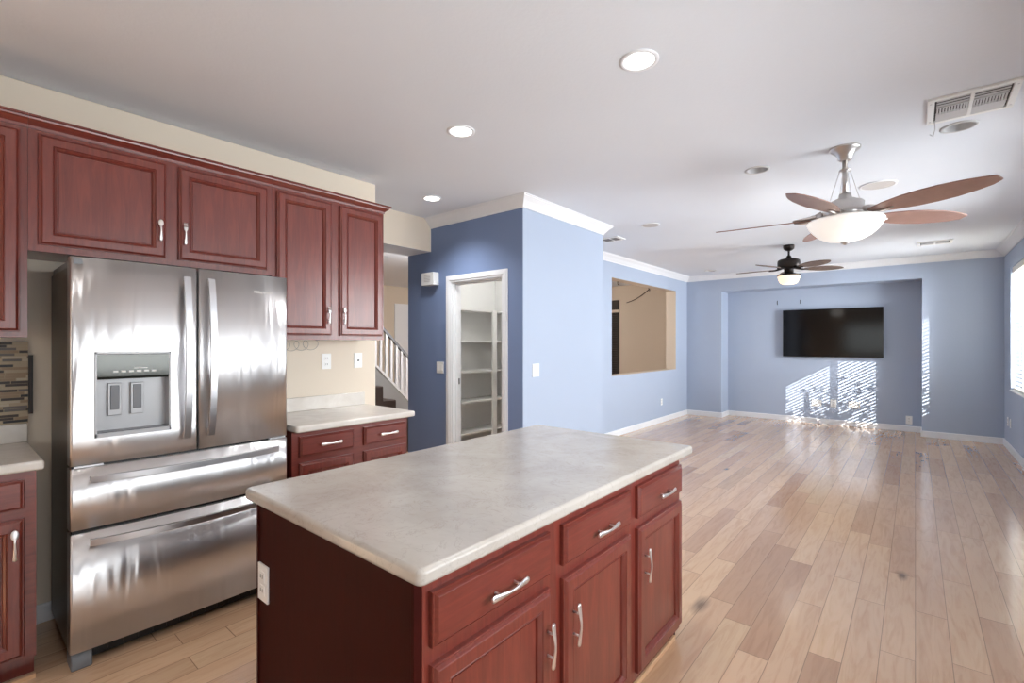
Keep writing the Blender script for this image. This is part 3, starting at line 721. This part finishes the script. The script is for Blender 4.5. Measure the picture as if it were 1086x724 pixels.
# gaps, hinges, grille, feet
bm = B_(); bx(bm, (-3.30, FY0+.01, 1.735), (FX-.01, FY0+.10, 1.764)); bx(bm, (-3.30, FY1-.10, 1.735), (FX-.03, FY1-.01, 1.764)); bx(bm, (-3.30, FY0+.1, 1.735), (-3.10, FY1-.1, 1.752)); obj('hinge_cover', bm, 'greyplastic', fr, bevel=.004)
bm = B_(); bx(bm, (FX-.060, FY0+.008, FZ[1]-.010), (FX-.02, FY1-.008, FZ[1]+.010)); bx(bm, (FX-.060, FY0+.008, FZ[2]-.002), (FX-.02, FY1-.008, FZ[2]+.013)); bx(bm, (FX-.07, YS-.004, FZ[2]+.013), (FX-.02, YS+.004, FZ[3]-.01)); obj('gasket', bm, 'blackplastic', fr)
for a, b in ((FY0+.012, FY0+.11), (FY1-.10, FY1-.012)):
    bm = B_(); bx(bm, (FX-.055, a, FZ[2]+.001), (FX-.008, b, FZ[2]+.0095)); obj('door_hinge', bm, 'steelbar', fr, bevel=.001)
bm = B_(); bx(bm, (FX-.10, FY0+.02, .015), (FX-.065, FY1-.02, .072))
for k in range(14): bx(bm, (FX-.066, FY0+.08+k*.055, .025), (FX-.060, FY0+.115+k*.055, .06))
obj('toe_grille', bm, 'blackplastic', fr)
for a in (FY0+.004, FY1-.074):
    bm = B_(); prism(bm, [(FX-.012, a, .0), (FX-.012, a, .045), (FX-.03, a, .072), (FX-.12, a, .072), (FX-.12, a, .0)], (0, .07, 0)); obj('foot', bm, 'greyplastic', fr, bevel=.006)

# ------------------------------------------------------------------ electrical plates, chime, hooks
def frame_of(n):
    """returns f(u,w,d): u sideways, w up, d out of the wall"""
    if n == '+x': return lambda p, u, w, d: (p[0]+d, p[1]+u, p[2]+w)
    if n == '-x': return lambda p, u, w, d: (p[0]-d, p[1]-u, p[2]+w)
    return lambda p, u, w, d: (p[0]+u, p[1]-d, p[2]+w)
def plate(name, p, n, label, kind='outlet', w=.072, h=.116, group=None, cat=None):
    F = frame_of(n); o = thing(name, label, cat or ('light switch' if 'switch' in name else 'outlet'), p, group)
    bm = B_(); bx(bm, F(p, -w/2, -h/2, 0), F(p, w/2, h/2, .006)); obj('cover_plate', bm, 'plastic', o, bevel=.002)
    if kind == 'outlet':
        for s in (-.022, .022):
            bm = B_(); bx(bm, F(p, -.017, s-.014, .004), F(p, .017, s+.014, .0085)); so = obj('socket', bm, 'plastic', o, bevel=.001)
            for q in (-.006, .006):
                bm = B_(); bx(bm, F(p, q-.0012, s-.005, .0080), F(p, q+.0012, s+.007, .0092)); obj('slot', bm, 'slot', so)
    elif kind == 'switch':
        m = int(w/.046) or 1
        for k in range(m):
            u = (k-(m-1)/2)*.046; bm = B_(); bx(bm, F(p, u-.016, -.033, .004), F(p, u+.016, .033, .010)); obj('rocker', bm, 'plastic', o, bevel=.002)
    elif kind == 'jack':
        bm = B_(); cyl(bm, F(p, 0, 0, .004), F(p, 0, 0, .014), .006, seg=12); obj('cable_jack', bm, 'slot', o)
    elif kind == 'brush':
        bm = B_(); bx(bm, F(p, -w*.35, -h*.3, .004), F(p, w*.35, h*.3, .009)); obj('insert', bm, 'plastic', o, bevel=.001)
    return o
plate('wall_outlet', (XK, 1.84, 1.263), '+x', 'white outlet on the beige wall under the wall cabinet, next to the fridge')
plate('cable_outlet', (XK, 2.104, 1.263), '+x', 'white plate with a small round jack near the end of the beige kitchen wall', 'jack', cat='outlet')
plate('light_switch', (-3.733, YP, 1.148), '-y', 'white double light switch on the dark blue wall left of the pantry doorway', 'switch', .105, .116)
plate('light_switch', (XP, 3.474, 1.152), '+x', 'white light switch on the pale blue wall right of the pantry corner', 'switch', .10, .118)
plate('wall_outlet', (XL, 8.195, .356), '+x', 'white outlet low on the pale blue wall beneath the wall opening')
plate('wall_outlet', (-1.322, YN, .353), '-y', 'leftmost of the three low plates under the television', 'brush', .15, .116)
plate('wall_outlet', (-1.074, YN, .365), '-y', 'narrow middle plate of the three under the television', 'outlet', .09, .13)
plate('wall_outlet', (-0.783, YN, .358), '-y', 'rightmost wide plate of the three under the television', 'brush', .16, .116)
plate('wall_outlet', (-0.077, YN, .180), '-y', 'white outlet just above the baseboard at the right end of the niche', 'outlet', .08, .13)
plate('wall_outlet', (XR, 9.08, .36), '-x', 'white outlet under the window, nearer the room corner')
plate('wall_outlet', (XR, 8.86, .36), '-x', 'white outlet under the window, further from the room corner', 'switch', .07)
ch = thing('door_chime', 'white box-shaped door chime high on the dark blue wall', 'door chime', (-3.825, YP, 2.0))
bm = B_(); bx(bm, (-3.945, YP-.075, 1.995), (-3.755, YP, 2.125)); obj('cover', bm, 'plastic', ch, bevel=.006)
bm = B_()
for k in range(5): bx(bm, (-3.90, YP-.077, 2.03+k*.015), (-3.80, YP-.0745, 2.036+k*.015))
obj('grille', bm, 'speaker', ch)
for x, l in ((-1.932, 'left'), (-1.565, 'right')):
    bm = B_(); z = 2.135; tube(bm, [(x, YN, z+.03), (x, YN-.02, z+.02), (x, YN-.022, z-.02), (x, YN-.008, z-.035)], .006, 6)
    tag(obj('wall_hook', bm, 'bronze'), 'small dark hook high in the niche, the %s one of two' % l, 'hook')
for y, l in ((6.87, 'left'), (8.02, 'right')):
    bm = B_(); tube(bm, [(-3.60, y, OZ1), (-3.60, y, OZ1-.04), (-3.585, y, OZ1-.055), (-3.57, y, OZ1-.04)], .007, 6)
    tag(obj('ceiling_hook', bm, 'bronze'), 'small dark hook under the head of the wall opening, the %s one of two' % l, 'hook')
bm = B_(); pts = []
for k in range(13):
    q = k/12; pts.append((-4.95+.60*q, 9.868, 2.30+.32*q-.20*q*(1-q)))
tube(bm, pts, .009, 6); tag(obj('shadow_edge', bm, 'shadow_edge'), 'dark curved shadow edge on the beige wall seen through the wall opening', 'shadow_edge')  # curved shadow edge modelled as a thin dark tube

# ------------------------------------------------------------------ television
tv = thing('television', 'wide black flat-screen television mounted in the blue wall niche', 'television', (-1.11, YN-.05, 1.155))
bm = B_(); bx(bm, (-1.828, YN-.085, 1.157), (-0.393, YN-.045, 1.985)); obj('bezel', bm, 'tvbody', tv, bevel=.003)
bm = B_(); bx(bm, (-1.818, YN-.0865, 1.172), (-0.403, YN-.084, 1.975)); obj('screen', bm, 'screen', tv)
bm = B_(); bx(bm, (-1.40, YN-.046, 1.35), (-.82, YN, 1.75)); obj('wall_mount', bm, 'blackplastic', tv)
bm = B_(); bx(bm, (-1.15, YN-.088, 1.150), (-1.08, YN-.07, 1.160)); obj('sensor_lip', bm, 'greyplastic', tv)

# ------------------------------------------------------------------ ceiling fixtures
def downlight(i, lit, label):
    cx, cy, r = CANS[i]; o = thing('recessed_light', label, 'ceiling light', (cx, cy, ZC), 'lit recessed ceiling lights' if lit else 'unlit recessed ceiling lights')
    bm = B_(); lathe(bm, [(r, 0), (r, -.004), (r-.010, -.007), (r-.020, -.005), (r-.020, 0), (r-.018, .002)], (cx, cy, ZC)); obj('trim_ring', bm, 'white' if lit else 'canwhite', o)
    bm = B_()
    if lit:
        lathe(bm, [(r-.0195, -.003), (r-.04, -.005), (0, -.006)], (cx, cy, ZC)); obj('lens', bm, 'lens', o)
        l = bpy.data.lights.new('downlight_lamp', 'SPOT'); s = bpy.data.objects.new('downlight_lamp', l); COL.objects.link(s)
        l.energy = {0: 34, 1: 26, 2: 90, 7: 60}.get(i, 5); l.spot_size = math.radians(130); l.spot_blend = 0.9; l.shadow_soft_size = .10; l.color = (0.96, 0.98, 1.0) if i < 6 else (0.98, 0.98, 0.97); s.location = (cx, cy, ZC-.02)
    else:
        lathe(bm, [(r-.019, -.002), (r-.026, .05), (r-.032, .10), (.03, .11), (0, .11)], (cx, cy, ZC)); obj('can', bm, 'canwhite', o)
        bm = B_(); lathe(bm, [(.0, .045), (.025, .05), (.036, .075), (.03, .108)], (cx, cy, ZC), 24); obj('bulb', bm, 'plastic', o)
downlight(0, True, 'large lit recessed light nearest the viewer, top centre')
downlight(1, True, 'lit recessed light above the fridge side of the island, middle of the three lit ones')
downlight(2, True, 'small lit recessed light near the dark blue pantry wall')
downlight(3, False, 'unlit recessed light left of the nearer ceiling fan')
downlight(4, False, 'unlit recessed light beside the large ceiling vent')
downlight(5, False, 'unlit recessed light in the far left corner of the living room ceiling')
for i_, w_ in ((6, 'over the near end of'), (7, 'right of the near end of'), (8, 'left of the near end of')):  # unseen recessed lights added outside the view to light the room
    downlight(i_, True, 'added unseen recessed light above the picture, %s the island' % w_)
def ceil_disc(x, y, r, label):
    o = thing('ceiling_speaker', label, 'speaker', (x, y, ZC)); bm = B_()
    lathe(bm, [(r, 0), (r, -.006), (r-.012, -.008), (r-.014, -.006)], (x, y, ZC)); obj('frame_ring', bm, 'white', o)
    bm = B_(); lathe(bm, [(r-.014, -.005), (r*.5, -.0065), (0, -.007)], (x, y, ZC)); obj('grille', bm, 'speaker', o)
ceil_disc(-.234, 4.917, .125, 'round flush ceiling speaker right behind the nearer fan rod')
ceil_disc(-2.216, 4.987, .10, 'round flush ceiling speaker left of the fans, near the pale blue corner')

def vent(x0, x1, y0, y1, label, cols, rough=False):
    o = thing('ceiling_vent', label, 'air vent', ((x0+x1)/2, (y0+y1)/2, ZC)); e = .03
    bm = B_(); z0, z1 = ZC-.012, ZC
    bx(bm, (x0, y0, z0), (x1, y0+e, z1)); bx(bm, (x0, y1-e, z0), (x1, y1, z1)); bx(bm, (x0, y0+e, z0), (x0+e, y1-e, z1)); bx(bm, (x1-e, y0+e, z0), (x1, y1-e, z1))
    W_ = x1-x0-2*e
    for k in range(1, cols): xm = x0+e+W_*k/cols; bx(bm, (xm-.008, y0+e, z0), (xm+.008, y1-e, z1))
    obj('frame', bm, 'plastic', o, bevel=.002)
    bm = B_(); bx(bm, (x0+e, y0+e, ZC-.0015), (x1-e, y1-e, ZC)); obj('backing', bm, 'slot', o)
    H_ = y1-y0-2*e
    for k in range(cols):
        a = x0+e+W_*k/cols+.008; b = x0+e+W_*(k+1)/cols-.008
        bm = B_()
        for (ya, yb, dirn) in ((0, .33, 1), (.66, 1, -1)):
            n = 3
            for j in range(n):
                yc = y0+e+H_*(ya+(yb-ya)*(j+.5)/n); s = H_*(yb-ya)/n*.62
                prism(bm, [(a, yc-s, z0+(.001 if dirn > 0 else .0085)), (a, yc+s, z0+(.0085 if dirn > 0 else .001)), (a, yc+s, z0+(.0095 if dirn > 0 else .002)), (a, yc-s, z0+(.002 if dirn > 0 else .0095))], (b-a, 0, 0))
        for yy in (.34, .66): bx(bm, (a, y0+e+H_*yy-.004, z0), (b, y0+e+H_*yy+.004, z1-.002))
        m = 11
        for j in range(m):
            xc = a+(b-a)*(j+.5)/m; bx(bm, (xc-.0035, y0+e+H_*.34, z0+.001), (xc+.0035, y0+e+H_*.66, z1-.002))
        obj('louvers', bm, 'canwhite', o)
    for sx in (x0+.014, x1-.014):
        for sy in (y0+.05, y1-.05):
            bm = B_(); cyl(bm, (sx, sy, z0-.0015), (sx, sy, z0+.001), .005, seg=10); obj('screw', bm, 'canwhite', o)
    return o
vv_ = vent(.050, .405, 3.365, 3.735, 'large white louvred ceiling vent at the right edge of the picture', 2)
bm = B_(); tube(bm, [(.085, 3.70, ZC-.012), (.088, 3.73, ZC-.045), (.080, 3.75, ZC-.075), (.065, 3.76, ZC-.06)], .0025, 6); obj('lever', bm, 'steelbar', vv_)
vent(.02, .36, 8.05, 8.33, 'small white ceiling vent far away above the television wall', 2)
sm = thing('ceiling_register', 'small pale ceiling fitting behind the crown corner of the pale blue wall', 'vent', (-2.89, 5.33, ZC))
bm = B_(); bx(bm, (-3.02, 5.22, ZC-.012), (-2.74, 5.44, ZC)); obj('frame', bm, 'plastic', sm, bevel=.003)
bm = B_(); bx(bm, (-2.98, 5.26, ZC-.0135), (-2.88, 5.40, ZC-.011)); bx(bm, (-2.86, 5.26, ZC-.0135), (-2.78, 5.40, ZC-.011)); obj('grille', bm, 'grille', sm)

# ------------------------------------------------------------------ ceiling fans
def blade_mesh(prof, r0, r1, ang, c, zb, pitch, th=.007, droop=0):
    """prof: list of (q along 0..1, half width lead, half width trail)"""
    bm = B_(); A, Bq = [], []
    ca, sa = math.cos(ang), math.sin(ang)
    def pt(r, w, dz):
        z = zb-math.tan(pitch)*w-droop*(r-r0)+dz; return (c[0]+r*ca-w*sa, c[1]+r*sa+w*ca, z)
    top = [pt(r0+(r1-r0)*q, a, 0) for q, a, b in prof]+[pt(r0+(r1-r0)*q, -b, 0) for q, a, b in reversed(prof)]
    prism(bm, top, (0, 0, th)); return bm
FA = (-.357, 3.85)
fan = thing('ceiling_fan', 'nearer ceiling fan, brushed nickel with rosewood blades and white glass bowl', 'ceiling fan', (FA[0], FA[1], 2.06))
cz = (FA[0], FA[1], 0)
bm = B_(); lathe(bm, [(0, ZC), (.088, ZC), (.088, ZC-.010), (.080, ZC-.018), (.058, ZC-.034), (.044, ZC-.055), (.040, ZC-.075), (.028, ZC-.086), (.0, ZC-.086)], cz); obj('canopy', bm, 'nickel', fan)
bm = B_(); cyl(bm, (FA[0], FA[1], 2.37), (FA[0], FA[1], ZC-.08), .0155); obj('downrod', bm, 'nickel', fan)
bm = B_(); lathe(bm, [(.016, 2.560), (.020, 2.556), (.030, 2.548), (.036, 2.540), (.020, 2.537), (.016, 2.53)], cz, 24); obj('rod_collar', bm, 'nickel', fan)
bm = B_(); lathe(bm, [(0, 2.385), (.034, 2.385), (.036, 2.36), (.044, 2.352), (.060, 2.35), (.062, 2.337), (.098, 2.333), (.106, 2.325), (.106, 2.286), (.124, 2.280), (.124, 2.238), (.104, 2.225), (.06, 2.215), (0, 2.215)], cz, 48); obj('motor_housing', bm, 'nickel', fan)
for k in range(4):
    a = k*PI/2+.5; bm = B_(); cyl(bm, (FA[0]+.03*math.cos(a), FA[1]+.03*math.sin(a), 2.54), (FA[0]+.118*math.cos(a), FA[1]+.118*math.sin(a), 2.25), .0016, seg=6); obj('support_wire', bm, 'nickel', fan)
bprof = [(0, .020, .022), (.06, .034, .038), (.18, .060, .066), (.35, .082, .090), (.5, .088, .098), (.65, .084, .096), (.8, .066, .082), (.92, .044, .060), (1.0, .012, .040)]
for k in range(5):
    a = math.radians(42+72*k)
    bd = obj('blade', blade_mesh(bprof, .155, .80, a, FA, 2.232, math.radians(12)), 'bladewood', fan, bevel=.001)
    bm = B_(); ca, sa = math.cos(a), math.sin(a)
    P3 = lambda r, w, z: (FA[0]+r*ca-w*sa, FA[1]+r*sa+w*ca, z)
    tube(bm, [P3(.10, 0, 2.262), P3(.15, .0, 2.262), P3(.20, -.004, 2.252), P3(.30, -.004, 2.247)], .012, 8, [.017, .016, .012, .007])
    tube(bm, [P3(.12, 0.02, 2.25), P3(.17, .018, 2.225), P3(.25, .014, 2.222), P3(.29, .0, 2.226)], .008, 8, [.012, .010, .008, .006])
    obj('blade_arm', bm, 'nickel', bd)
bm = B_(); pr = [(.213, 2.208), (.216, 2.200), (.206, 2.176), (.182, 2.140), (.148, 2.108), (.100, 2.083), (.05, 2.071), (0, 2.068)]
lathe(bm, pr+[(0, 2.073), (.05, 2.076), (.098, 2.088), (.144, 2.113), (.177, 2.144), (.200, 2.178), (.208, 2.206), (.213, 2.208)], cz, 64); obj('lamp_shade', bm, 'opal', fan)
bm = B_(); lathe(bm, [(0, 2.216), (.207, 2.216), (.207, 2.208), (0, 2.207)], cz, 48); obj('shade_plate', bm, 'plastic', fan)
bm = B_(); lathe(bm, [(0, 2.071), (.026, 2.069), (.024, 2.060), (.012, 2.056), (.009, 2.050), (0, 2.048)], cz, 20); obj('finial', bm, 'nickel', fan)
bm = B_()
for w in (1, -1): cyl(bm, (FA[0]-.12, FA[1]-.02*w, 2.216), (FA[0]-.15, FA[1]-.02*w, 2.275), .022, seg=16)
obj('uplight', bm, 'nickel', fan)

FB = (-1.28, 7.20)
fan = thing('ceiling_fan', 'farther ceiling fan, dark bronze with leaf-shaped brown blades and a small amber shade', 'ceiling fan', (FB[0], FB[1], 2.17))
cz = (FB[0], FB[1], 0)
bm = B_(); lathe(bm, [(0, ZC), (.066, ZC), (.068, ZC-.02), (.062, ZC-.05), (.035, ZC-.07), (.016, ZC-.078), (0, ZC-.078)], cz); obj('canopy', bm, 'bronze', fan)
bm = B_(); cyl(bm, (FB[0], FB[1], 2.50), (FB[0], FB[1], ZC-.07), .013); lathe(bm, [(.013, 2.56), (.03, 2.54), (.036, 2.515), (.05, 2.505)], cz, 24); obj('downrod', bm, 'bronze', fan)
bm = B_(); lathe(bm, [(0, 2.51), (.10, 2.505), (.128, 2.49), (.134, 2.465), (.134, 2.415), (.122, 2.392), (.07, 2.380), (.055, 2.37), (.055, 2.315), (0, 2.31)], cz, 48); obj('motor_housing', bm, 'bronze', fan)
lprof = [(0, .012, .012), (.08, .04, .04), (.2, .068, .068), (.4, .086, .086), (.6, .086, .086), (.78, .068, .068), (.9, .044, .044), (.97, .022, .022), (1, .006, .006)]
for k in range(5):
    a = math.radians(32+72*k)
    bd = obj('blade', blade_mesh(lprof, .19, .665, a, FB, 2.375, math.radians(10), .008), 'leafwood', fan, bevel=.001)
    bm = B_(); ca, sa = math.cos(a), math.sin(a)
    tube(bm, [(FB[0]+.08*ca, FB[1]+.08*sa, 2.392), (FB[0]+.16*ca, FB[1]+.16*sa, 2.372), (FB[0]+.24*ca, FB[1]+.24*sa, 2.368)], .01, 8, [.016, .012, .008]); obj('blade_arm', bm, 'bronze', bd)
bm = B_(); lathe(bm, [(.055, 2.325), (.09, 2.312), (.135, 2.300), (.138, 2.285), (0, 2.285)], cz, 40); obj('light_fitter', bm, 'bronze', fan)
bm = B_(); lathe(bm, [(.130, 2.285), (.132, 2.27), (.118, 2.225), (.100, 2.190), (.07, 2.176), (0, 2.172)], cz, 40); obj('lamp_shade', bm, 'opalwarm', fan)

# ------------------------------------------------------------------ pantry shelves
ps = thing('pantry_shelves', 'white built-in shelf unit inside the lit pantry', 'shelves', (-4.0, 4.0, 0))
bm = B_(); bx(bm, (-4.138, 3.44, 0.0), (-4.128, 4.575, 1.785)); obj('back_panel', bm, 'pantrywhite', ps)
for z in (.36, .715, 1.06, 1.405):
    bm = B_(); bx(bm, (-4.128, 3.44, z), (-3.86, 4.575, z+.02)); obj('shelf', bm, 'pantrywhite', ps, bevel=.001)
bm = B_(); bx(bm, (-4.128, 3.44, 1.765), (-3.86, 4.575, 1.785)); obj('top_board', bm, 'pantrywhite', ps, bevel=.001)
for y in (3.44, 4.22): 
    bm = B_(); bx(bm, (-3.872, y, 0.0), (-3.853, y+.075, 1.785)); obj('upright', bm, 'pantrywhite', ps, bevel=.001)
bm = B_(); bx(bm, (-4.13, 3.45, .0), (-3.90, 4.57, .004)); tag(obj('dark_floor_sheet', bm, 'blackplastic'), 'black sheet on the pantry floor beneath the lowest shelf', 'mat')  # thin black sheet covering the floor below the lowest shelf

# ------------------------------------------------------------------ stair hall
bm = B_(); y = 3.487; z = .867; prof = []
steps = []
zt = z; yy = y; prof = [(yy, 0)]
# treads go up toward -Y from the riser at y
for k in range(0, 6):
    pass
pts = [(y+.19*4, 0)]
yk, zk = y+.19*4, .867-.182*4
pts = [(yk, 0), (yk, zk)]
for k in range(9):
    yk -= .19; pts.append((yk, zk)); zk += .182; pts.append((yk, zk))
pts += [(yk-.3, zk), (yk-.3, 0)]
prism(bm, [(-5.0, a, b) for a, b in pts], (-.88, 0, 0))
o = tag(obj('staircase', bm, 'carpet', bevel=.012), 'dark brown carpeted stairs rising behind the kitchen wall', 'stairs')
def rz(yv, base): return base-(yv-4.03)*.94
bm = B_(); prism(bm, [(-5.93, 2.4, 0), (-5.93, 5.1, 0), (-5.93, 5.1, max(0.02, rz(5.1, 1.03))), (-5.93, 2.4, rz(2.4, 1.03))], (-.1, 0, 0)); struct('wall_stair', bm, 'kneewall')
ra = thing('stair_railing', 'white stair railing with slim balusters sloping down behind the kitchen wall', 'railing', (-5.98, 4.2, .8))
bm = B_(); prism(bm, [(-5.92, 2.4, rz(2.4, 1.03)), (-5.92, 5.1, rz(5.1, 1.03)), (-5.92, 5.1, rz(5.1, 1.075)), (-5.92, 2.4, rz(2.4, 1.075))], (-.12, 0, 0)); obj('bottom_rail', bm, 'white', ra)
bm = B_(); prism(bm, [(-5.955, 2.4, rz(2.4, 1.70)), (-5.955, 5.1, rz(5.1, 1.70)), (-5.955, 5.1, rz(5.1, 1.755)), (-5.955, 2.4, rz(2.4, 1.755))], (-.05, 0, 0)); obj('handrail', bm, 'greyplastic', ra, bevel=.006)
yv = 3.2
while yv < 4.95:
    bm = B_(); bx(bm, (-5.995, yv-.017, rz(yv, 1.065)), (-5.965, yv+.017, rz(yv, 1.71))); obj('baluster', bm, 'white', ra); yv += .092
# far hall doorway frame and the shuttered window behind the wall opening
bm = B_()
bx(bm, (-9.08, 6.62, 0), (-9.06, 6.72, 2.2)); bx(bm, (-9.08, 7.5, 0), (-9.06, 7.6, 2.2)); bx(bm, (-9.08, 6.62, 2.2), (-9.06, 7.6, 2.3)); bx(bm, (-9.08, 6.72, 0), (-9.072, 7.5, 2.2))
struct('door_3', bm, 'white')
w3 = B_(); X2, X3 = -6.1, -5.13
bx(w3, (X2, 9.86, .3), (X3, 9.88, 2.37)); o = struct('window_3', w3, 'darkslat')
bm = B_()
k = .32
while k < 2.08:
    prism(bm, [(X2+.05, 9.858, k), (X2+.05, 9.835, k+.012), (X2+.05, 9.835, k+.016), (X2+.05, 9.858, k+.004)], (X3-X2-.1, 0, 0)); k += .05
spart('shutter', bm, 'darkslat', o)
bm = B_(); bx(bm, (X2, 9.84, 2.09), (X3, 9.862, 2.15)); spart('transom', bm, 'hallbeige', o)

# light of the two fan lamps
point_light('far_fan_light', (FB[0], FB[1], 2.06), 1.2, .11, (1, .95, .88))
